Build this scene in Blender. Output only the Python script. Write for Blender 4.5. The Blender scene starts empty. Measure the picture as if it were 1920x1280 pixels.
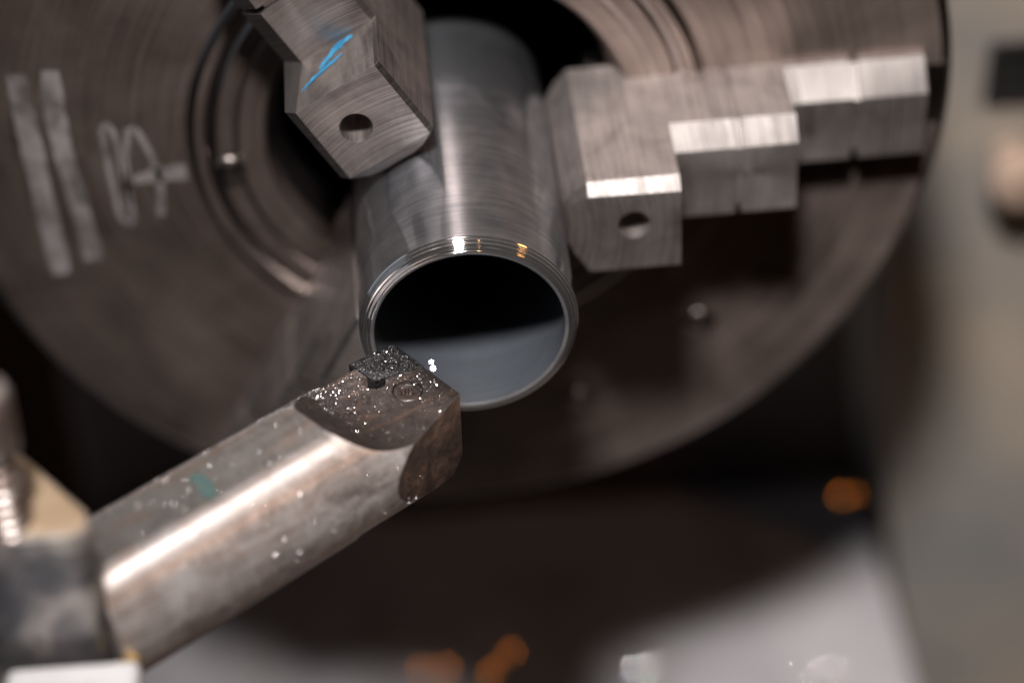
import bpy, bmesh, math, random
from math import pi, sin, cos, radians, sqrt, atan2, asin
from mathutils import Vector, Matrix

random.seed(11)
S = 0.001                       # every length below is in millimetres
scene = bpy.context.scene
col = scene.collection

# ------------------------------------------------------------------ camera
cam_d = bpy.data.cameras.new("camera")
cam = bpy.data.objects.new("camera", cam_d)
col.objects.link(cam)
CAM = Vector((-11.581, -364.956, 250.148))
cam.location = CAM * S
cam.rotation_euler = (radians(50.21), radians(1.21), radians(-4.58))
cam_d.sensor_width = 36.0
cam_d.lens = 4199.265 / 1920 * 36
cam_d.clip_start = 0.01
cam_d.clip_end = 50
cam_d.dof.use_dof = True
cam_d.dof.focus_distance = 387 * S
cam_d.dof.aperture_fstop = 5.0
scene.camera = cam

# ------------------------------------------------------------------ world, exposure
world = bpy.data.worlds.new("World")
scene.world = world
world.use_nodes = True
bg = world.node_tree.nodes["Background"]
bg.inputs[0].default_value = (1.0, 0.50, 0.32, 1)
bg.inputs[1].default_value = 0.0025
scene.view_settings.view_transform = 'Standard'
scene.view_settings.look = 'None'
scene.view_settings.exposure = 0
scene.view_settings.gamma = 1
scene.render.engine = 'CYCLES'
scene.cycles.use_denoising = True
scene.cycles.max_bounces = 8
scene.cycles.sample_clamp_indirect = 6
scene.cycles.blur_glossy = 0.3

# ------------------------------------------------------------------ lamps and added fill lights
def area(name, loc, target, power, sx, sy=None, color=(1, 1, 1), shape='DISK'):
    d = bpy.data.lights.new(name, 'AREA')
    d.energy = power
    d.shape = shape
    d.size = sx * S
    if sy: d.size_y = sy * S
    d.color = color
    o = bpy.data.objects.new(name, d)
    col.objects.link(o)
    o.location = Vector(loc) * S
    o.rotation_euler = (Vector(target) - Vector(loc)).to_track_quat('-Z', 'Y').to_euler()
    return o
KEY = Vector((-45, -330, 552))
key = area("machine_lamp", KEY, (115, 0, -120), 0.82, 80, color=(1, 0.955, 0.93))
key.data.spread = radians(52)
ORANGE = Vector((520, -230, 420))
AMBER = Vector((95, -300, 380))
area("amber_glint_light", AMBER, (40, 80, -200), 0.02, 16, color=(1, 0.50, 0.17))  # added light that makes the brass chips glint
area("orange_lamp", ORANGE, (0, 0, -40), 0.25, 90, color=(1, 0.42, 0.10))
area("overhead_fill", (500, 500, 1500), (0, 0, 0), 0.10, 1300, 220, color=(0.85, 0.92, 1), shape='RECTANGLE')  # added overhead light for stripe reflections on the tube
area("cool_fill_panel", (-860, -180, 240), (0, -30, 20), 0.5, 900, 760, color=(0.72, 0.85, 1), shape='RECTANGLE')  # added soft panel that gives the tube a cool reflection

# ------------------------------------------------------------------ materials
def new_mat(name):
    m = bpy.data.materials.new(name)
    m.use_nodes = True
    nt = m.node_tree
    return m, nt, nt.nodes["Principled BSDF"], nt.links.new

def ramp(nt, fac, stops):
    r = nt.nodes.new('ShaderNodeValToRGB')
    el = r.color_ramp.elements
    el[0].position, el[0].color = stops[0][0], (*stops[0][1], 1)
    el[1].position, el[1].color = stops[-1][0], (*stops[-1][1], 1)
    for p, c in stops[1:-1]:
        e = el.new(p); e.color = (*c, 1)
    nt.links.new(fac, r.inputs[0])
    return r

def noise(nt, vec, scale, detail=4, rough=0.55, dist=0.0):
    n = nt.nodes.new('ShaderNodeTexNoise')
    n.inputs['Scale'].default_value = scale
    n.inputs['Detail'].default_value = detail
    n.inputs['Roughness'].default_value = rough
    n.inputs['Distortion'].default_value = dist
    if vec is not None: nt.links.new(vec, n.inputs['Vector'])
    return n

def mth(nt, op, a, b=None, c=None):
    n = nt.nodes.new('ShaderNodeMath'); n.operation = op
    for i, v in enumerate((a, b, c)):
        if v is None: continue
        if isinstance(v, (int, float)): n.inputs[i].default_value = v
        else: nt.links.new(v, n.inputs[i])
    return n.outputs[0]

def mix(nt, fac, a, b):
    n = nt.nodes.new('ShaderNodeMix'); n.data_type = 'RGBA'
    for sock, v in ((n.inputs[0], fac), (n.inputs[6], a), (n.inputs[7], b)):
        if isinstance(v, (int, float)): sock.default_value = v
        elif isinstance(v, tuple): sock.default_value = (*v, 1)
        else: nt.links.new(v, sock)
    return n.outputs[2]

def objco(nt, scale=(1, 1, 1)):
    tc = nt.nodes.new('ShaderNodeTexCoord')
    mp = nt.nodes.new('ShaderNodeMapping')
    mp.inputs['Scale'].default_value = tuple(1000 * s for s in scale)   # metres to millimetres
    nt.links.new(tc.outputs['Object'], mp.inputs['Vector'])
    return mp.outputs[0]

def polar(nt):
    """radius (mm), angle and axial position about the spindle axis Y"""
    v = objco(nt)
    s = nt.nodes.new('ShaderNodeSeparateXYZ'); nt.links.new(v, s.inputs[0])
    x, y, z = s.outputs
    r = mth(nt, 'SQRT', mth(nt, 'ADD', mth(nt, 'MULTIPLY', x, x), mth(nt, 'MULTIPLY', z, z)))
    a = mth(nt, 'ARCTAN2', z, x)
    return v, r, a, y

def comb(nt, x, y, z):
    c = nt.nodes.new('ShaderNodeCombineXYZ')
    for i, v in enumerate((x, y, z)):
        if isinstance(v, (int, float)): c.inputs[i].default_value = v
        else: nt.links.new(v, c.inputs[i])
    return c.outputs[0]

def bump(nt, b, h, strength, dist):
    n = nt.nodes.new('ShaderNodeBump')
    n.inputs['Strength'].default_value = strength
    n.inputs['Distance'].default_value = dist * S
    nt.links.new(h, n.inputs['Height'])
    nt.links.new(n.outputs[0], b.inputs['Normal'])

def turned_steel(name, dark, light, rough0, rough1, aniso=0.6, ringscale=1.6, axial=0.0, blot=0.06, bstr=0.15, metallic=1.0, ringw=0.5, span=0.13):
    """steel turned about the spindle: fine rings plus oily blotches"""
    m, nt, b, L = new_mat(name)
    v, r, a, y = polar(nt)
    ringv = comb(nt, mth(nt, 'MULTIPLY', r, ringscale), mth(nt, 'MULTIPLY', a, 1.1), mth(nt, 'MULTIPLY', y, axial))
    n1 = noise(nt, ringv, 1.0, 6, 0.7)
    n2 = noise(nt, v, blot, 5, 0.62, 0.6)
    f = mth(nt, 'ADD', mth(nt, 'MULTIPLY', n1.outputs[0], ringw), mth(nt, 'MULTIPLY', n2.outputs[0], 1 - ringw))
    c = ramp(nt, f, [(0.5 - span, dark), (0.5 + span, light)])
    L(c.outputs[0], b.inputs['Base Color'])
    b.inputs['Metallic'].default_value = metallic
    rr = ramp(nt, f, [(0.3, (rough1,) * 3), (0.7, (rough0,) * 3)])
    L(rr.outputs[0], b.inputs['Roughness'])
    b.inputs['Anisotropic'].default_value = aniso
    b.inputs['Anisotropic Rotation'].default_value = 0.25
    t = nt.nodes.new('ShaderNodeTangent'); t.direction_type = 'RADIAL'; t.axis = 'Y'
    L(t.outputs[0], b.inputs['Tangent'])
    bump(nt, b, n1.outputs[0], bstr, 0.05)
    return m

M = {}
M['face'] = turned_steel('chuck_face_steel', (0.070, 0.053, 0.046), (0.225, 0.178, 0.157), 0.27, 0.44, 0.72, 0.9, 0.3, 0.035, metallic=0.52)
M['rim_steel'] = turned_steel('chuck_rim_steel', (0.22, 0.19, 0.18), (0.42, 0.37, 0.35), 0.28, 0.42, 0.5, 1.5, 1.0, 0.06)
M['jaw'] = turned_steel('jaw_steel', (0.15, 0.125, 0.118), (0.64, 0.575, 0.55), 0.32, 0.52, 0.5, 2.9, 0.05, 0.11, 0.8, metallic=0.88, ringw=0.62, span=0.13)
M['chamfer'] = turned_steel('ground_chamfer_steel', (0.055, 0.046, 0.043), (0.26, 0.24, 0.23), 0.42, 0.62, 0.3, 1.5, 0.03, 0.02, 0.3, metallic=0.9)
M['tube'] = turned_steel('tube_steel', (0.34, 0.36, 0.40), (0.76, 0.78, 0.82), 0.10, 0.21, 0.86, 0.6, 1.7, 0.10, 0.06, metallic=0.95)  # slight blue tint stands in for a cool reflection
M['lip'] = turned_steel('freshly_cut_steel', (0.82, 0.81, 0.82), (0.95, 0.94, 0.94), 0.05, 0.085, 0.0, 0.5, 0.2, 0.05, 0.0, metallic=0.97)
M['edge'] = turned_steel('deburred_edge_steel', (0.30, 0.295, 0.30), (0.70, 0.69, 0.70), 0.18, 0.32, 0.0, 2.6, 0.2, 0.16, 0.3, metallic=0.82)
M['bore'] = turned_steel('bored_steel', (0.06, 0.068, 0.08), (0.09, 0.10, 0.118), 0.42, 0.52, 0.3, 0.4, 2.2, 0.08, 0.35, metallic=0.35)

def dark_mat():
    m, nt, b, L = new_mat('near_black_cavity')  # one near-black colour for bore, slot and pit
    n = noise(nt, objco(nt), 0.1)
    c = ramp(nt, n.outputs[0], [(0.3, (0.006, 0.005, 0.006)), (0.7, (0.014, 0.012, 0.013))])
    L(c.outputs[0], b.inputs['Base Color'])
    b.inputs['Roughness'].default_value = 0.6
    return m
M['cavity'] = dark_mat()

def bar_mat(name, c0, c1, c2, r0, r1, streak=(0.05, 0.5, 0.5), aniso=0.0, metallic=1.0, copper=(0.48, 0.30, 0.21)):
    m, nt, b, L = new_mat(name)
    v = objco(nt)
    n1 = noise(nt, v, 0.16, 7, 0.65, 0.8)
    n2 = noise(nt, objco(nt, streak), 1.0, 6, 0.7)
    n3 = noise(nt, v, 2.2, 4, 0.7)
    f = mth(nt, 'ADD', mth(nt, 'ADD', mth(nt, 'MULTIPLY', n1.outputs[0], 0.5), mth(nt, 'MULTIPLY', n2.outputs[0], 0.33)), mth(nt, 'MULTIPLY', n3.outputs[0], 0.17))
    c = ramp(nt, f, [(0.38, c0), (0.5, c1), (0.62, c2)])
    cs = noise(nt, objco(nt, (0.07, 0.30, 0.30)), 1.0, 6, 0.7, 0.9)
    cm = ramp(nt, cs.outputs[0], [(0.52, (0, 0, 0)), (0.66, (0.42, 0.42, 0.42))])
    tint = mix(nt, cm.outputs[0], c.outputs[0], copper)
    pit_n = noise(nt, v, 0.9, 3, 0.6)
    pm = ramp(nt, pit_n.outputs[0], [(0.30, (0.75, 0.75, 0.75)), (0.40, (0, 0, 0))])
    tint = mix(nt, pm.outputs[0], tint, c0)
    L(tint, b.inputs['Base Color'])
    b.inputs['Metallic'].default_value = metallic
    r = ramp(nt, f, [(0.35, (r1,) * 3), (0.65, (r0,) * 3)])
    L(r.outputs[0], b.inputs['Roughness'])
    if aniso:
        b.inputs['Anisotropic'].default_value = aniso
        b.inputs['Anisotropic Rotation'].default_value = 0.25
        t = nt.nodes.new('ShaderNodeTangent'); t.direction_type = 'RADIAL'; t.axis = 'X'
        L(t.outputs[0], b.inputs['Tangent'])
    h = mth(nt, 'ADD', n3.outputs[0], mth(nt, 'MULTIPLY', n2.outputs[0], 0.6))
    bump(nt, b, h, 0.22, 0.09)
    return m
M['bar'] = bar_mat('boring_bar_steel', (0.24, 0.20, 0.185), (0.55, 0.485, 0.46), (0.78, 0.74, 0.72), 0.27, 0.44, aniso=0.75, metallic=0.58)
M['bar_flat'] = bar_mat('ground_flat_steel', (0.20, 0.18, 0.17), (0.40, 0.37, 0.35), (0.54, 0.51, 0.49), 0.36, 0.55, metallic=0.85)
M['head'] = bar_mat('blackened_head_steel', (0.09, 0.075, 0.07), (0.19, 0.16, 0.15), (0.33, 0.27, 0.24), 0.38, 0.58, (0.3, 0.3, 0.3))
M['rust'] = bar_mat('rust_tinted_cut_steel', (0.075, 0.055, 0.048), (0.20, 0.135, 0.11), (0.50, 0.32, 0.24), 0.42, 0.66, (0.25, 0.25, 0.35), metallic=0.8)
M['screw'] = bar_mat('black_screw_steel', (0.10, 0.085, 0.08), (0.20, 0.17, 0.16), (0.36, 0.31, 0.29), 0.32, 0.5, (0.5, 0.5, 0.5))

def insert_mat():
    m, nt, b, L = new_mat('coated_carbide')
    v = objco(nt)
    n = noise(nt, v, 1.6, 6, 0.75)
    c = ramp(nt, n.outputs[0], [(0.38, (0.02, 0.02, 0.022)), (0.55, (0.09, 0.09, 0.095)), (0.72, (0.30, 0.29, 0.28))])
    L(c.outputs[0], b.inputs['Base Color'])
    b.inputs['Metallic'].default_value = 0.85
    b.inputs['Roughness'].default_value = 0.4
    bump(nt, b, n.outputs[0], 0.6, 0.25)
    return m
M['insert'] = insert_mat()

def flake_mat(name, c0, c1, rough=0.22, metallic=1):
    m, nt, b, L = new_mat(name)
    n = noise(nt, objco(nt), 0.7, 2)
    c = ramp(nt, n.outputs[0], [(0.35, c0), (0.65, c1)])
    L(c.outputs[0], b.inputs['Base Color'])
    b.inputs['Metallic'].default_value = metallic
    b.inputs['Roughness'].default_value = rough
    return m
M['dust'] = flake_mat('bright_steel_dust', (0.55, 0.53, 0.53), (0.92, 0.90, 0.90), 0.25, 0.75)
M['dark_dust'] = flake_mat('dark_grit', (0.05, 0.045, 0.05), (0.22, 0.19, 0.19), 0.45)
M['brass_chip'] = flake_mat('brass_swarf', (0.85, 0.45, 0.16), (0.95, 0.6, 0.25), 0.05)
M['steel_chip'] = flake_mat('steel_swarf', (0.8, 0.8, 0.82), (0.95, 0.93, 0.9), 0.09)

def paint(name, stops, scale, rough, detail=5, spec=0.5, bstr=0.1, metallic=0.0, stretch=(1, 1, 1)):
    m, nt, b, L = new_mat(name)
    v = objco(nt, stretch)
    n = noise(nt, v, scale, detail, 0.6, 0.4)
    c = ramp(nt, n.outputs[0], stops)
    L(c.outputs[0], b.inputs['Base Color'])
    b.inputs['Roughness'].default_value = rough
    b.inputs['Metallic'].default_value = metallic
    b.inputs['Specular IOR Level'].default_value = spec
    n2 = noise(nt, v, scale * 8, 4, 0.6)
    bump(nt, b, n2.outputs[0], bstr, 0.3)
    return m
M['headstock'] = paint('grey_beige_machine_paint', [(0.36, (0.215, 0.210, 0.202)), (0.64, (0.37, 0.31, 0.25))], 0.013, 0.5)
M['wall'] = paint('shadow_dark_paint', [(0.35, (0.035, 0.022, 0.018)), (0.65, (0.07, 0.042, 0.03))], 0.02, 0.55)  # dark colour in place of the chuck's shadow behind it
M['slide'] = paint('bounce_cut_brown', [(0.35, (0.06, 0.048, 0.043)), (0.65, (0.13, 0.108, 0.097))], 0.02, 0.5)  # kept dark so little light bounces onto the chuck face
M['bed'] = paint('worn_grey_bed', [(0.32, (0.23, 0.21, 0.21)), (0.5, (0.33, 0.315, 0.33)), (0.68, (0.39, 0.37, 0.38))], 0.02, 0.5)
M['holder'] = paint('blotchy_oxide_steel', [(0.40, (0.07, 0.07, 0.08)), (0.5, (0.17, 0.16, 0.16)), (0.60, (0.42, 0.38, 0.35))], 0.055, 0.40, metallic=0.5)
M['holder_top'] = paint('greasy_tan_film', [(0.35, (0.26, 0.18, 0.11)), (0.65, (0.46, 0.34, 0.23))], 0.09, 0.55)
M['pale_block'] = paint('bright_ground_steel', [(0.35, (0.62, 0.61, 0.62)), (0.65, (0.74, 0.73, 0.74))], 0.06, 0.45, metallic=0.2)
M['bolt'] = paint('worn_bolt_steel', [(0.38, (0.10, 0.065, 0.05)), (0.52, (0.26, 0.20, 0.175)), (0.68, (0.52, 0.48, 0.46))], 0.18, 0.36, metallic=0.5)
M['brass'] = paint('dull_brass', [(0.35, (0.30, 0.19, 0.07)), (0.65, (0.72, 0.52, 0.22))], 0.35, 0.4, metallic=0.8)
M['blue'] = paint('blue_marker_ink', [(0.38, (0.02, 0.15, 0.30)), (0.65, (0.06, 0.30, 0.52))], 0.5, 0.35)
M['green'] = paint('green_marker_ink', [(0.35, (0.10, 0.12, 0.115)), (0.65, (0.045, 0.115, 0.11))], 0.8, 0.45)
M['pale_mark'] = paint('pale_marking', [(0.36, (0.10, 0.088, 0.084)), (0.64, (0.31, 0.28, 0.275))], 0.12, 0.6, metallic=0.0)
M['knob'] = paint('copper_coloured_knob', [(0.35, (0.40, 0.28, 0.21)), (0.65, (0.60, 0.45, 0.36))], 0.05, 0.35, metallic=0.3)

# ------------------------------------------------------------------ mesh helpers
def tag(o, label=None, cat=None, group=None, kind=None):
    if label: o['label'] = label
    if cat: o['category'] = cat
    if group: o['group'] = group
    if kind: o['kind'] = kind
    return o

def finish(name, bm, mats, parent=None, sharp=12, smooth=True):
    bmesh.ops.remove_doubles(bm, verts=bm.verts, dist=1e-7)
    bmesh.ops.recalc_face_normals(bm, faces=bm.faces)
    me = bpy.data.meshes.new(name)
    bm.to_mesh(me); bm.free()
    if not isinstance(mats, (list, tuple)): mats = [mats]
    for m in mats: me.materials.append(m)
    if smooth:
        for p in me.polygons: p.use_smooth = True
        me.set_sharp_from_angle(angle=radians(sharp))
    o = bpy.data.objects.new(name, me)
    col.objects.link(o)
    if parent: o.parent = parent
    return o

def V(x, y, z): return Vector((x * S, y * S, z * S))

def empty(name, loc=(0, 0, 0)):
    o = bpy.data.objects.new(name, None)
    o.empty_display_size = 0.01
    o.location = Vector(loc) * S
    col.objects.link(o)
    return o

def lathe_bm(profile, seg=192, axis='Y', origin=(0, 0, 0), closed=False, bm=None, wob=None, a0=0.0, a1=2 * pi):
    """profile: list of (radius, along, material index of the band that follows)"""
    bm = bm or bmesh.new()
    full = abs(a1 - a0 - 2 * pi) < 1e-6
    n = seg if full else seg + 1
    rings = []
    for pr in profile:
        r, h = pr[0], pr[1]
        ring = []
        if r < 1e-6:
            p = (0, h, 0) if axis == 'Y' else (0, 0, h)
            v = bm.verts.new(V(*(Vector(p) + Vector(origin))))
            ring = [v] * n
        else:
            for i in range(n):
                a = a0 + (a1 - a0) * i / seg
                p = (r * cos(a), h, r * sin(a)) if axis == 'Y' else (r * cos(a), r * sin(a), h)
                ring.append(bm.verts.new(V(*(Vector(p) + Vector(origin)))))
        rings.append(ring)
    m = len(profile)
    for k in range(m if closed else m - 1):
        A, B = rings[k], rings[(k + 1) % m]
        mi = profile[k][2] if len(profile[k]) > 2 else 0
        for i in range(seg):
            j = (i + 1) % n
            vs = []
            for v in (A[i], A[j], B[j], B[i]):
                if v not in vs: vs.append(v)
            if len(vs) >= 3:
                try:
                    f = bm.faces.new(vs); f.material_index = mi
                except ValueError: pass
    return bm

def prism_bm(poly, z0, z1, bm=None, frame=None):
    """vertical prism over polygon of (x, y); frame maps (x, y, z) to a point"""
    bm = bm or bmesh.new()
    fr = frame or (lambda x, y, z: V(x, y, z))
    lo = [bm.verts.new(fr(x, y, z0)) for x, y in poly]
    hi = [bm.verts.new(fr(x, y, z1)) for x, y in poly]
    bm.faces.new(lo[::-1]); bm.faces.new(hi)
    n = len(poly)
    for i in range(n):
        j = (i + 1) % n
        bm.faces.new((lo[i], lo[j], hi[j], hi[i]))
    return bm

def bevel_sharp(bm, width, seg=2, ang=25):
    bm.normal_update()
    es = [e for e in bm.edges if len(e.link_faces) == 2 and e.calc_face_angle(0) > radians(ang)]
    bmesh.ops.bevel(bm, geom=es, offset=width * S, offset_type='OFFSET', segments=seg, profile=0.5, affect='EDGES', clamp_overlap=True)

def boolean(o, cutters):
    for c in cutters:
        md = o.modifiers.new('cut', 'BOOLEAN'); md.operation = 'DIFFERENCE'; md.object = c; md.solver = 'EXACT'
    dg = bpy.context.evaluated_depsgraph_get()
    me = bpy.data.meshes.new_from_object(o.evaluated_get(dg))
    o.modifiers.clear()
    old = o.data; o.data = me
    me.name = old.name
    bpy.data.meshes.remove(old)
    for c in cutters:
        d = c.data; bpy.data.objects.remove(c); bpy.data.meshes.remove(d)
    me.set_sharp_from_angle(angle=radians(28))

def ribbon_bm(pts, widths, place, thick, bm=None, jag=0.0, rnd=random):
    """flat stroke with a real thickness; place(p, q, h) maps the 2-D stroke onto its surface"""
    bm = bm or bmesh.new()
    P = [Vector(p) for p in pts]
    Q = []; W = []
    for i in range(len(P) - 1):                       # subdivide so that the edges can wander
        k = 5
        for t in range(k):
            Q.append(P[i].lerp(P[i + 1], t / k)); W.append(widths[i] + (widths[i + 1] - widths[i]) * t / k)
    Q.append(P[-1]); W.append(widths[-1])
    rows = []
    for i, q in enumerate(Q):
        d = (Q[min(i + 1, len(Q) - 1)] - Q[max(i - 1, 0)]).normalized()
        nrm = Vector((-d.y, d.x))
        w1 = W[i] / 2 * (1 + jag * rnd.uniform(-1, 1)); w2 = W[i] / 2 * (1 + jag * rnd.uniform(-1, 1))
        a = q + nrm * w1; b_ = q - nrm * w2
        rows.append([bm.verts.new(place(a.x, a.y, 0.02)), bm.verts.new(place(a.x, a.y, thick)),
                     bm.verts.new(place(b_.x, b_.y, thick)), bm.verts.new(place(b_.x, b_.y, 0.02))])
    for r0, r1 in zip(rows, rows[1:]):
        for k in range(3):
            bm.faces.new((r0[k], r0[k + 1], r1[k + 1], r1[k]))
    bm.faces.new(rows[0]); bm.faces.new(rows[-1][::-1])
    return bm

# ------------------------------------------------------------------ setting: bed and headstock
FLOOR = -235.0
bm = prism_bm([(-330, -420), (128, -420), (128, 40.0), (-330, 40.0)], FLOOR - 30, FLOOR - 4)
bevel_sharp(bm, 3, 2)
tag(finish('unseen_dark_slab', bm, M['slide']), kind='structure')  # unseen slab added to cut the bounce off the bed
bm = prism_bm([(-330, 41), (128, 41), (128, 139), (-330, 139)], FLOOR - 30, FLOOR)
bevel_sharp(bm, 3, 2)
tag(finish('lathe_bed', bm, M['bed']), kind='structure')

bm = prism_bm([(-112, 140), (260, 140), (260, 180), (-112, 180)], -420, 240)
tag(finish('back_wall', bm, M['wall']), kind='structure')  # dark wall stands in for the area in the chuck's shadow

hs = empty('headstock', (190, 100, -120))
tag(hs, 'grey beige painted headstock casting standing at the right behind the chuck', 'headstock')
hs_inv = -Vector((190, 100, -120))
bm = bmesh.new()
outl = [(126.5, 250), (122.0, -60), (123.5, -150), (128.5, -198), (136, -242), (147, -292), (156, -330), (420, -330), (420, 250)]  # left edge follows where the chuck's shadow would end
fr = [bm.verts.new(V(x, 97, z)) for x, z in outl]
bk = [bm.verts.new(V(x, 139, z)) for x, z in outl]
bm.faces.new(fr); bm.faces.new(bk[::-1])
for i in range(len(outl)):
    j = (i + 1) % len(outl)
    bm.faces.new((fr[i], fr[j], bk[j], bk[i]))
bevel_sharp(bm, 5, 3)
o = finish('casting', bm, M['headstock'], hs); o.location = hs_inv * S
# dark slot with a raised lip and the copper-coloured knob under it
bm = bmesh.new()
for x0, x1, z0, z1 in ((139, 166, -66.5, -65), (139, 166, -51, -49.5), (137.5, 139, -66.5, -49.5), (166, 167.5, -66.5, -49.5)):
    prism_bm([(x0, 94.6), (x1, 94.6), (x1, 97.2), (x0, 97.2)], z0, z1, bm)
prism_bm([(139, 96.4), (166, 96.4), (166, 97.3), (139, 97.3)], -65, -51, bm)
o = finish('dark_slot', bm, M['cavity'], hs); o.location = hs_inv * S
bm = lathe_bm([(0, 80), (4.5, 80.5), (7.6, 82.6), (8.8, 86), (8.0, 90), (5.2, 92.5), (5.0, 97.5)], 48, origin=(147, 0, -84))
o = finish('knob', bm, M['knob'], hs); o.location = hs_inv * S

# ------------------------------------------------------------------ the chuck
chuck = empty('lathe_chuck')
tag(chuck, 'large round steel lathe chuck with three stepped jaws gripping the tube', 'lathe chuck')
prof = [(33.2, 70), (33.2, 9.0, 1), (35.6, 6.6, 1), (35.9, 6.4), (35.9, -0.2), (36.7, -1.0), (41.0, -1.0), (41.3, -0.7, 1), (41.9, -0.7, 1), (42.2, -1.0), (45.5, -1.0, 1), (46.4, -0.2, 1), (47.2, -0.2, 1), (47.9, -1.0),
        (49.7, -1.0, 1), (50.8, -0.5, 1), (51.3, 0.0), (72, 0.0), (97.6, 0.0, 1), (99.6, 1.6, 1), (100, 2.2, 1), (100, 57, 1), (98.5, 58.5, 1), (40, 58.5, 1)]
bm = lathe_bm(prof, 288)
finish('chuck_body', bm, [M['face'], M['rim_steel']], chuck, 20)  # ring edges get lighter steel for the light they would catch
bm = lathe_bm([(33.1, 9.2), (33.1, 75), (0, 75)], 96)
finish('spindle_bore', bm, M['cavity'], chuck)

# small screws and dimples seen on the face
def dowel_pin(x, z, r, y0=-1.6):
    pr = [(r, 0.4), (r, y0 + 0.6), (r * 0.9, y0 + 0.2), (r * 0.65, y0 + 0.03), (0, y0)]
    return finish('dowel_pin', lathe_bm(pr, 40, origin=(x, 0, z)), M['rim_steel'], chuck, 40)
dowel_pin(-43.4, -4.8, 3.3, -1.9)
dowel_pin(25.6, -71.2, 2.9)
dowel_pin(51.3, -52.6, 3.6, -0.6)

# pale strokes on the left of the face
def on_face(x, z, h): return V(x, -h, z)
def stroke(pts, ws, jag=0.12):
    return finish('pale_stroke', ribbon_bm(pts, ws, on_face, 0.06, jag=jag), M['pale_mark'], chuck)
stroke([(-81.6, 19.5), (-81.4, 9), (-81.0, -3), (-80.6, -14), (-80.0, -28.5)], [3.6, 4.2, 4.2, 4.2, 3.6])
stroke([(-75.2, 20), (-75.6, 9), (-75.3, 0), (-74.0, -10), (-73.0, -25.5)], [3.6, 4.0, 3.6, 3.8, 3.4])
stroke([(-67.3, 6), (-67.1, -3.8), (-66.4, -15), (-65.0, -17.2), (-63.9, -16), (-64.3, -5.3), (-65.0, 5), (-66.2, 7), (-67.3, 6)], [1.2] * 9)
stroke([(-64.7, -13), (-63.5, -0.3), (-62.3, 5.2), (-60.7, 5.6), (-58.9, 0.6), (-57.5, -5.9), (-58.3, -15.5)], [1.1, 1.2, 1.3, 1.3, 1.2, 1.4, 1.6])
stroke([(-62.8, -6.5), (-58.2, -5.6), (-52.2, -5.2)], [1.6, 3.4, 3.8])

def jaw_mesh():
    """stepped jaw pointing along +X from the spindle axis; X = radial, Z = across, -Y = towards the viewer"""
    secs = []                       # (u, half width, front Y, chamfer)
    def add(u, w, yf, c): secs.append((u, w, yf, c))
    add(19.35, 3.6, -32.0, 0.8); add(21.2, 7.0, -34.0, 1.2); add(23.8, 10.0, -36.0, 2.0)
    add(40.9, 10.0, -36.0, 2.3)
    add(41.0, 10.0, -21.5, 4.0); add(53.4, 10.0, -21.5, 4.0); add(53.5, 9.0, -20.4, 4.0); add(54.6, 9.0, -20.4, 4.0); add(54.7, 10.0, -21.5, 4.0); add(65.2, 10.0, -21.5, 4.0)
    add(65.3, 10.0, -6.9, 5.2); add(78.6, 10.0, -6.9, 5.2); add(78.7, 8.8, -5.7, 5.2); add(80.1, 8.8, -5.7, 5.2); add(80.2, 10.0, -6.9, 5.2); add(93.2, 10.0, -6.9, 5.2)
    bm = bmesh.new()
    rows = []
    for u, w, yf, c in secs:
        yb = 4.0
        rows.append([bm.verts.new(V(u, y, v)) for v, y in ((-w, yb), (-w, yf + 0.9), (-w + 0.9, yf), (w - c, yf), (w, yf + c), (w, yb))])
    front = None
    for k, (a, b) in enumerate(zip(rows, rows[1:])):
        for i in range(5):
            f = bm.faces.new((a[i], a[i + 1], b[i + 1], b[i]))
            if i in (1, 3): f.material_index = 1
            if k == 2 and i == 2: front = f
    bm.faces.new(rows[0][::-1]); bm.faces.new(rows[-1])
    # round hole in the inner step's front face
    cu, cv, R = 32.2, 0.9, 3.0
    outer = list(front.verts)
    bm.faces.remove(front)
    circ = [bm.verts.new(V(cu + R * cos(2 * pi * i / 32), -36.0, cv + R * sin(2 * pi * i / 32))) for i in range(32)]
    ce = [bm.edges.new((circ[i], circ[(i + 1) % 32])) for i in range(32)]
    oe = []
    for i in range(4):
        e = bm.edges.get((outer[i], outer[(i + 1) % 4])) or bm.edges.new((outer[i], outer[(i + 1) % 4]))
        oe.append(e)
    bmesh.ops.triangle_fill(bm, edges=ce + oe, use_beauty=True)
    deep = [bm.verts.new(V(cu + R * cos(2 * pi * i / 32), -24.0, cv + R * sin(2 * pi * i / 32))) for i in range(32)]
    for i in range(32):
        bm.faces.new((circ[i], circ[(i + 1) % 32], deep[(i + 1) % 32], deep[i]))
    bm.faces.new(deep)
    bmesh.ops.recalc_face_normals(bm, faces=bm.faces)
    bevel_sharp(bm, 0.28, 2, 24)
    return bm

def master_mesh():
    """base of the jaw that runs in the chuck's slot, its end showing at the rim and in the bore"""
    bm = bmesh.new()
    prism_bm([(28, -0.35), (98.9, -0.35), (98.9, 16), (28, 16)], -7.2, 7.2, bm)
    bevel_sharp(bm, 1.0, 2)
    return bm

jaw0 = finish('jaw', jaw_mesh(), [M['jaw'], M['chamfer']], chuck, 11)
jaw0.data.name = 'jaw'
mj0 = finish('master_jaw', master_mesh(), M['rim_steel'], jaw0, 24)
ANG = [1.4, 121.4, 241.4]
jaws = []
for k, a in enumerate(ANG):
    if k == 0:
        j, mj = jaw0, mj0
    else:
        j = jaw0.copy(); col.objects.link(j); j.parent = chuck
        mj = mj0.copy(); col.objects.link(mj); mj.parent = j
    j.rotation_euler = (0, -radians(a), 0)
    jaws.append(j)
jaws[1]['label'] = 'stepped jaw with two blue marker strokes on its inner step'
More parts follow.
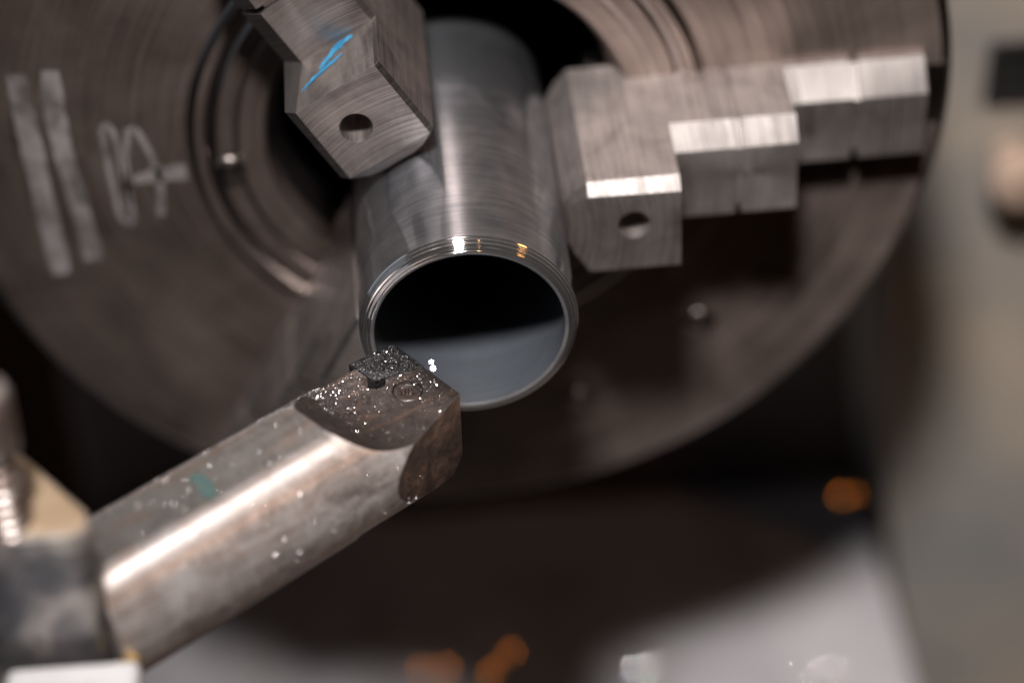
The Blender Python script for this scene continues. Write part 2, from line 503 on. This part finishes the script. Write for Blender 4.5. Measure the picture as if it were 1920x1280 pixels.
# blue marker strokes on the outward wall of the inner step of the second jaw
def on_wall(v, y, h): return V(41.06 + h, y, v)
for pts, ws in (([(-5.0, -22.6), (-2.2, -22.9), (0.6, -25.2), (2.2, -27.0)], [1.3, 2.0, 1.6, 0.6]),
                ([(-2.6, -26.4), (0.2, -27.4), (3.4, -28.6), (6.2, -30.6)], [0.5, 1.1, 0.9, 0.4])):
    finish('blue_stroke', ribbon_bm(pts, ws, on_wall, 0.03, jag=0.45), M['blue'], jaws[1])

# ------------------------------------------------------------------ the workpiece tube
tube = empty('steel_tube', (0, -61.8, 0))
tag(tube, 'hollow steel tube with a bright freshly cut rim gripped by the chuck jaws', 'tube')
r = 19.3
bm = lathe_bm([(17.0, 13.6), (18.6, 13.6), (r, 12.6), (r, -20), (r, -50), (r, -59.2)], 256)
o = finish('outer_wall', bm, M['tube'], tube); o.location = V(0, 61.8, 0)
# turned lip: a stack of fine ridges rolling over to the bore
lip = [(r, -59.2)]
n = 54
for i in range(1, n + 1):
    t = i / n
    ang = t * pi / 2
    rr = 17.45 + 1.85 * cos(ang)
    yy = -59.2 - 2.45 * sin(ang)
    wob = 0.085 * sin(t * 2 * pi * 4.5) * (1 if t < 0.93 else 0)
    lip.append((rr + wob * cos(ang), yy - wob * sin(ang)))
lip[-1] = (lip[-1][0], lip[-1][1], 1)
lip += [(16.95, -61.5, 1), (16.8, -61.3)]
o = finish('turned_lip', lathe_bm(lip, 256), [M['lip'], M['edge']], tube, 60); o.location = V(0, 61.8, 0)
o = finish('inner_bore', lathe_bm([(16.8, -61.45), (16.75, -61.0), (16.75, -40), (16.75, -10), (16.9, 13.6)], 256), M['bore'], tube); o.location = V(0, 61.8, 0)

# ------------------------------------------------------------------ the boring bar
PHI = radians(37.43)
BO = Vector((-12.7, -77.7, -6.0))          # bar axis point, a = along, w = across (towards the viewer), h = up
A_ = Vector((cos(PHI), sin(PHI), 0)); W_ = Vector((sin(PHI), -cos(PHI), 0))
def B(a, w, h): return V(a, w, h)          # bar parts are modelled in the bar's own frame
bar = empty('boring_bar')
bar.matrix_world = Matrix.Translation(BO * S) @ Matrix(((A_.x, W_.x, 0, 0), (A_.y, W_.y, 0, 0), (0, 0, 1, 0), (0, 0, 0, 1)))
# W_ x A_ points up, so the frame above is left-handed; mirror the across axis instead
bar.matrix_world = Matrix.Translation(BO * S) @ Matrix.Rotation(PHI, 4, 'Z')
def B(a, w, h): return V(a, -w, h)
tag(bar, 'thick steel boring bar dusted with metal specks reaching the tube rim', 'boring bar')

HEAD = 6.2
def top_cut(a):
    if a < -18.6: return 99
    R = 20.0; drop = 11.9 - HEAD; run = sqrt(R * R - (R - drop) ** 2)
    t = (a + 18.6) / run
    if t >= 1: return HEAD
    return HEAD + R - sqrt(R * R - (R - drop) ** 2 * 0 - (run * (1 - t)) ** 2) 
def section(a, rad):
    """clockwise outline of the bar at station a as (w, h), 64 points: 40 on the round, 24 along the top"""
    tilt = radians(3.9)
    flat = 11.75
    hc = top_cut(a)
    if hc > 20:
        nx, nz, d = -sin(tilt), cos(tilt), flat
    else:
        k = min(1, (a + 18.6) / 5.0)
        tl = tilt * (1 - k)
        nx, nz, d = -sin(tl), cos(tl), min(flat, hc)
    base = atan2(nz, nx)                       # direction of the cut's normal
    half = math.acos(min(1, d / rad))
    pts = []
    a0 = base + half; a1 = base - half + 2 * pi
    for i in range(41):
        t = a0 + (a1 - a0) * i / 40
        pts.append((rad * cos(t), rad * sin(t)))
    p0, p1 = pts[-1], pts[0]
    for i in range(1, 24):
        t = i / 24
        pts.append((p0[0] + (p1[0] - p0[0]) * t, p0[1] + (p1[1] - p0[1]) * t))
    return pts
bm = bmesh.new()
st = [-66, -55, -40, -28, -19.5, -19.3, -19.1, -18.6]
st += [-18.6 + 0.7 * i for i in range(1, 21)] + [-3.5, -1, 2, 5, 8, 11]
rows = []
for a in st:
    rad = 12.76 if a <= -19.3 else 12.48
    rows.append([bm.verts.new(B(a, w, h)) for w, h in section(a, rad)])
N = 64
for k, (ra, rb) in enumerate(zip(rows, rows[1:])):
    for i in range(N):
        f = bm.faces.new((ra[i], ra[(i + 1) % N], rb[(i + 1) % N], rb[i]))
        am = (st[k] + st[k + 1]) / 2
        if i >= 40: f.material_index = 1 if am < -18.6 else 2
bm.faces.new(rows[0]); bm.faces.new(rows[-1][::-1])
def slice_off(bm, co, no, mi):
    g = bm.verts[:] + bm.edges[:] + bm.faces[:]
    res = bmesh.ops.bisect_plane(bm, geom=g, dist=1e-8, plane_co=co, plane_no=no, clear_outer=True)
    es = [e for e in res['geom_cut'] if isinstance(e, bmesh.types.BMEdge)]
    r2 = bmesh.ops.contextual_create(bm, geom=es)
    for f in r2['faces']: f.material_index = mi
slice_off(bm, B(7.6, 0, 0), B(1, 0, 0), 3)                                 # square end
slice_off(bm, B(1.9, 8.17, HEAD), B(0.304, 0.953, 0), 3)                   # side relief on the near side
slice_off(bm, B(6.0, 0, -10.2), B(0.55, 0.1, -0.6), 3)                     # chamfer under the nose
bmesh.ops.remove_doubles(bm, verts=bm.verts, dist=2e-6)
bm.normal_update()
es = [e for e in bm.edges if len(e.link_faces) == 2 and e.calc_face_angle(0) > radians(30) and max(v.co.x for v in e.verts) > -17 * S]
bmesh.ops.bevel(bm, geom=es, offset=0.16 * S, offset_type='OFFSET', segments=2, profile=0.5, affect='EDGES', clamp_overlap=True)
shank = finish('shank', bm, [M['bar'], M['bar_flat'], M['head'], M['rust']], None, 24)
cuts = []
IP = [(-1.5, -12.5), (7.6, -11.4), (7.7, -3.1), (-1.0, -5.9)]              # insert outline
pk = [(-1.6, -15), (9, -15), (9, -3.0), (-1.1, -5.8)]
cuts.append(finish('cutter', prism_bm(pk, 3.4, 9, frame=B), M['insert'], smooth=False))
pit = [(-3.0, -6.9), (-1.2, -7.8), (0.6, -5.9), (1.1, -4.6), (-0.6, -3.9), (-2.0, -4.2), (-2.9, -5.4)]
cuts.append(finish('cutter', prism_bm(pit, 2.2, 9, frame=B), M['cavity'], smooth=False))
cuts.append(finish('cutter', lathe_bm([(0, 4.2), (2.62, 4.2), (2.62, 6.0), (2.95, 6.9), (0, 6.9)], 48, 'Z', origin=(1.6, 0.3, 0)), M['head'], smooth=False))
boolean(shank, cuts)
shank.parent = bar

# the cutting insert
bm = prism_bm(IP, 3.4, HEAD + 0.25, frame=B)
bevel_sharp(bm, 0.14, 2)
finish('cutting_insert', bm, M['insert'], bar, 24)
# torx screw sunk in the head
bm = bmesh.new()
sc, sw, hz = 1.6, -0.3, HEAD - 0.12
def ringv(fn, z): return [bm.verts.new(B(sc + fn(2 * pi * i / 48) * cos(2 * pi * i / 48), sw + fn(2 * pi * i / 48) * sin(2 * pi * i / 48), z)) for i in range(48)]
star = lambda t: 1.02 + 0.17 * cos(6 * t)
rs = [ringv(lambda t: 2.5, 4.4), ringv(lambda t: 2.5, hz - 0.15), ringv(lambda t: 2.35, hz), ringv(lambda t: 1.75, hz), ringv(lambda t: 1.65, hz - 0.12), ringv(lambda t: 1.38, hz - 0.12), ringv(star, hz - 0.2), ringv(star, hz - 1.4)]
for p, q in zip(rs, rs[1:]):
    for i in range(48): bm.faces.new((p[i], p[(i + 1) % 48], q[(i + 1) % 48], q[i]))
bm.faces.new(rs[-1])
finish('torx_screw', bm, M['screw'], bar, 24)
# green marker stroke across the flat
def on_flat(a, w, h): return B(a, w, 11.78 / cos(radians(3.9)) + w * math.tan(radians(3.9)) * -1 * -1 + h)
finish('green_stroke', ribbon_bm([(-40.0, -3.0), (-40.6, 0), (-41.4, 3.6)], [2.2, 2.6, 2.0], on_flat, 0.05, jag=0.15), M['green'], bar)

# ------------------------------------------------------------------ metal dust on the bar
def flake(bm, p, size, nrm_jit, up=Vector((0, 0, 1)), thick=0.3, sparkle=0.0):
    n = Vector((random.gauss(0, nrm_jit), random.gauss(0, nrm_jit), 1)).normalized()
    q = up.to_track_quat('Z', 'Y') if up != Vector((0, 0, 1)) else None
    if q: n = q @ n
    if sparkle and random.random() < sparkle:      # some flakes are turned to throw the lamp's glint at the camera
        n = ((KEY - p).normalized() + (CAM - p).normalized()).normalized()
        n = (n + Vector((random.gauss(0, .07), random.gauss(0, .07), random.gauss(0, .07)))).normalized()
    t = n.orthogonal().normalized(); t = Matrix.Rotation(random.uniform(0, 2 * pi), 3, n) @ t
    u = n.cross(t)
    k = random.choice((3, 4, 5))
    asp = random.uniform(0.45, 1)
    top = []; bot = []
    for i in range(k):
        a = 2 * pi * i / k + random.uniform(-.3, .3)
        rr = size * random.uniform(0.35, 0.6)
        off = t * cos(a) * rr + u * sin(a) * rr * asp
        top.append(bm.verts.new((p + off + n * size * thick) * S)); bot.append(bm.verts.new((p + off * 1.1 - n * size * 0.15) * S))
    bm.faces.new(top)
    for i in range(k): bm.faces.new((bot[i], bot[(i + 1) % k], top[(i + 1) % k], top[i]))
def bar_world(a, w, h):
    return BO + A_ * a + W_ * w + Vector((0, 0, h))
HW = lambda q: q
def scatter(n, sizes, jit, bm, where, sparkle=0.0):
    c = 0
    while c < n:
        r_ = where()
        if r_ is None: continue
        p, up = r_
        flake(bm, p, sizes[0] * (sizes[1] / sizes[0]) ** (random.random() ** 1.8) * (1.7 if random.random() < 0.03 else 1), jit, up, 0.3, sparkle)
        c += 1
UP = Vector((0, 0, 1))
def inside(poly, x, y):
    s = False
    for i in range(len(poly)):
        (x0, y0), (x1, y1) = poly[i], poly[i - 1]
        if (y0 > y) != (y1 > y) and x < (x1 - x0) * (y - y0) / (y1 - y0) + x0: s = not s
    return s
def w_head():
    a = random.uniform(-13, 7.2); w = random.uniform(-10.6, 9)
    if 0.304 * (a - 1.9) + 0.953 * (w - 8.17) > -0.4: return None
    if abs(w) > 10.6: return None
    if inside(IP, a, w) or inside(pit, a, w): return None
    if (a - 1.6) ** 2 + (w + 0.3) ** 2 < 6.5 and random.random() < 0.8: return None
    dens = 0.12 + 0.88 * max(0, min(1, (3.5 - w) / 11)) ** 1.4
    if random.random() > dens: return None
    return bar_world(a, w, max(HEAD, min(top_cut(a), 11.8))), UP
def w_insert():
    a = random.uniform(-1.2, 7.4); w = random.uniform(-12.2, -3.4)
    return (bar_world(a, w, HEAD + 0.25), UP) if inside([(-1.3, -12.3), (7.4, -11.2), (7.5, -3.3), (-0.8, -6.1)], a, w) else None
def w_flat():
    a = random.uniform(-56, -19); w = random.uniform(-5.6, 4)
    return bar_world(a, w, 11.78 - w * 0.0 + w * 0.068), UP
def w_far():
    a = random.uniform(-56, -12); t = radians(random.uniform(118, 150))
    return bar_world(a, 12.7 * cos(t), 12.7 * sin(t)), (W_ * cos(t) + UP * sin(t))
def w_round():
    a = random.uniform(-56, -5); t = radians(random.uniform(-25, 66))
    if a > -18 and t > radians(30): return None
    return bar_world(a, 12.72 * cos(t), 12.72 * sin(t)), (W_ * cos(t) + UP * sin(t))
bm = bmesh.new()
scatter(1150, (0.06, 0.24), 0.55, bm, w_head, 0.06)
scatter(260, (0.05, 0.30), 0.6, bm, w_insert, 0.03)
scatter(420, (0.05, 0.19), 0.55, bm, w_flat, 0.12)
scatter(460, (0.08, 0.30), 0.6, bm, w_far, 0.10)
scatter(420, (0.05, 0.18), 0.5, bm, w_round, 0.17)
tag(finish('metal_dust', bm, M['dust'], smooth=False), 'bright steel specks scattered over the boring bar and its head', 'metal dust', kind='stuff')
bm = bmesh.new()
scatter(900, (0.08, 0.22), 0.5, bm, w_head)
scatter(420, (0.10, 0.34), 0.5, bm, w_insert)
scatter(420, (0.10, 0.40), 0.5, bm, w_far)
scatter(160, (0.08, 0.25), 0.5, bm, w_flat)
tag(finish('dark_grit', bm, M['dark_dust'], smooth=False), 'dark grit lying over the boring bar head and its far edge', 'grit', kind='stuff')

# ------------------------------------------------------------------ tool holder
th = empty('tool_holder', (-90, -115, -60))
tag(th, 'blurred grey tool holder block with tan greasy top clamping the boring bar', 'tool holder')
off = -Vector((-90, -115, -60))
hp = [(-59.6, -123.0), (-69.0, -111.0), (-79.0, -98.6), (-135, -98.6), (-135, -128.6), (-61.5, -128.6), (-58.9, -126.6)]
bm = prism_bm(hp[::-1], -60, 22)
bevel_sharp(bm, 1.6, 3)
bmesh.ops.recalc_face_normals(bm, faces=bm.faces)
for f in bm.faces:
    if f.normal.z > 0.8: f.material_index = 1
o = finish('holder_block', bm, [M['holder'], M['holder_top']], th); o.location = off * S
# brass bush round the bar where it leaves the block
bm = bmesh.new()
ringp = []
for a in (-72, -64.6):
    for rr in (12.8, 14.6):
        ringp.append([bm.verts.new((bar_world(a, rr * cos(t), rr * sin(t))) * S) for t in [radians(-95 + 100 * i / 40) for i in range(41)]])
q = [ringp[0], ringp[1], ringp[3], ringp[2]]
for k in range(4):
    p0, p1 = q[k], q[(k + 1) % 4]
    for i in range(40): bm.faces.new((p0[i], p0[i + 1], p1[i + 1], p1[i]))
for e in (0, 40): bm.faces.new([p[e] for p in q])
o = finish('brass_bush', bm, M['brass'], th); o.location = off * S
# clamp bolt: threaded stem under a plain rounded head
pr = []
z = 21.5
while z < 36.0:
    pr += [(3.4, z), (3.4, z + 0.25), (2.4, z + 0.95), (2.4, z + 1.15)]
    z += 2.0
pr += [(3.0, 36.4), (3.9, 36.8), (4.1, 37.6), (4.1, 46.5), (3.4, 48.0), (1.9, 48.4), (1.8, 45.5), (0, 45.5)]
o = finish('clamp_bolt', lathe_bm(pr, 40, 'Z', origin=(-70.9, -125.0, 0)), M['bolt'], th, 35); o.location = off * S

# tool post parts under the holder
tp = empty('tool_post', (-90, -150, -60))
tag(tp, 'bright ground steel tool post block below the tool holder', 'tool post')
off = -Vector((-90, -150, -60))
bm = prism_bm([(-74.6, -165), (-54.6, -165), (-54.6, -131.4), (-74.6, -131.4)], -60, -1.6)
bevel_sharp(bm, 1.4, 3)
o = finish('pale_block', bm, M['pale_block'], tp); o.location = off * S
bm = prism_bm([(-140, -165), (-76.6, -165), (-76.6, -129.4), (-140, -129.4)], -60, -5.6)
bevel_sharp(bm, 1.4, 3)
o = finish('side_block', bm, M['holder'], tp); o.location = off * S
bm = prism_bm([(-150, -170), (-56, -170), (-56, -95), (-150, -95)], -82, -60.2)
bevel_sharp(bm, 1.4, 3)
o = finish('base_plate', bm, M['holder'], tp); o.location = off * S
bm = prism_bm([(-150, -420), (-62, -420), (-62, -101), (-150, -101)], FLOOR + 0.3, -82.2)
bevel_sharp(bm, 2, 3)
o = finish('slide', bm, M['holder'], tp); o.location = off * S

# ------------------------------------------------------------------ stray chips on the bed, each turned to throw a lamp's glint at the camera
def chip(x, y, size, mat, lamp, label, name, group=None, z=FLOOR):
    p = Vector((x, y, z + size * 0.35))
    n = ((lamp - p).normalized() + (CAM - p).normalized()).normalized()
    bm = bmesh.new()
    t = n.orthogonal().normalized(); u = n.cross(t)
    k = 9
    rows = []
    for h, sc_ in ((-0.30, 0.7), (0.0, 1.0), (0.06, 0.8)):
        rows.append([bm.verts.new((t * cos(2 * pi * i / k) * size * sc_ * (1 + .15 * sin(3 * i)) / 2 + u * sin(2 * pi * i / k) * size * sc_ / 2 + n * size * h) * S) for i in range(k)])
    for a, b in zip(rows, rows[1:]):
        for i in range(k): bm.faces.new((a[i], a[(i + 1) % k], b[(i + 1) % k], b[i]))
    bm.faces.new(rows[0][::-1]); bm.faces.new(rows[-1])
    o = finish(name, bm, mat, smooth=False)
    o.location = p * S
    return tag(o, label, 'metal chip', group)
G1, G2 = 'brass chips lying on the dark bed', 'steel chips glinting on the pale bed'
chip(121.2, 131, 0.86, M['brass_chip'], AMBER, 'left of two touching orange chip glints near the bed\'s far right corner', 'brass_chip', G1)
chip(124.6, 130.8, 0.75, M['brass_chip'], AMBER, 'right of two touching orange chip glints near the bed\'s far right corner', 'brass_chip', G1)
chip(-13.3, 72.7, 0.69, M['brass_chip'], AMBER, 'leftmost orange chip glint at the bottom below the boring bar', 'brass_chip', G1)
chip(-5.9, 72.4, 0.8, M['brass_chip'], AMBER, 'orange chip glint at the bottom, second from the left', 'brass_chip', G1)
chip(13.1, 76.5, 0.8, M['brass_chip'], AMBER, 'upper of the two stacked orange chip glints at the bottom', 'brass_chip', G1)
chip(6.9, 68.7, 0.86, M['brass_chip'], AMBER, 'lower of the two stacked orange chip glints at the bottom', 'brass_chip', G1)
chip(49.0, 66.4, 0.32, M['steel_chip'], KEY, 'brightest white chip glint at the bottom edge of the pale bed', 'steel_chip', G2)
chip(53.5, 68.4, 0.2, M['steel_chip'], KEY, 'faint chip glint just right of the brightest white one', 'steel_chip', G2)
chip(94.8, 58.8, 0.19, M['steel_chip'], KEY, 'left of the two faint chip glints near the pale bed\'s right edge', 'steel_chip', G2)
chip(104.3, 60.4, 0.19, M['steel_chip'], KEY, 'right of the two faint chip glints near the pale bed\'s right edge', 'steel_chip', G2)
chip(-6.7, -53.2, 0.6, M['dust'], KEY, 'added chip standing in for a bright glint inside the tube just beyond the cutting insert', 'steel_chip', None, -15.25)  # made-up chip in place of a glint on the bore wall
chip(-6.9, -51.6, 0.36, M['dust'], KEY, 'small added glint chip behind the larger one inside the tube', 'steel_chip', None, -14.95)  # second made-up chip for the same glint
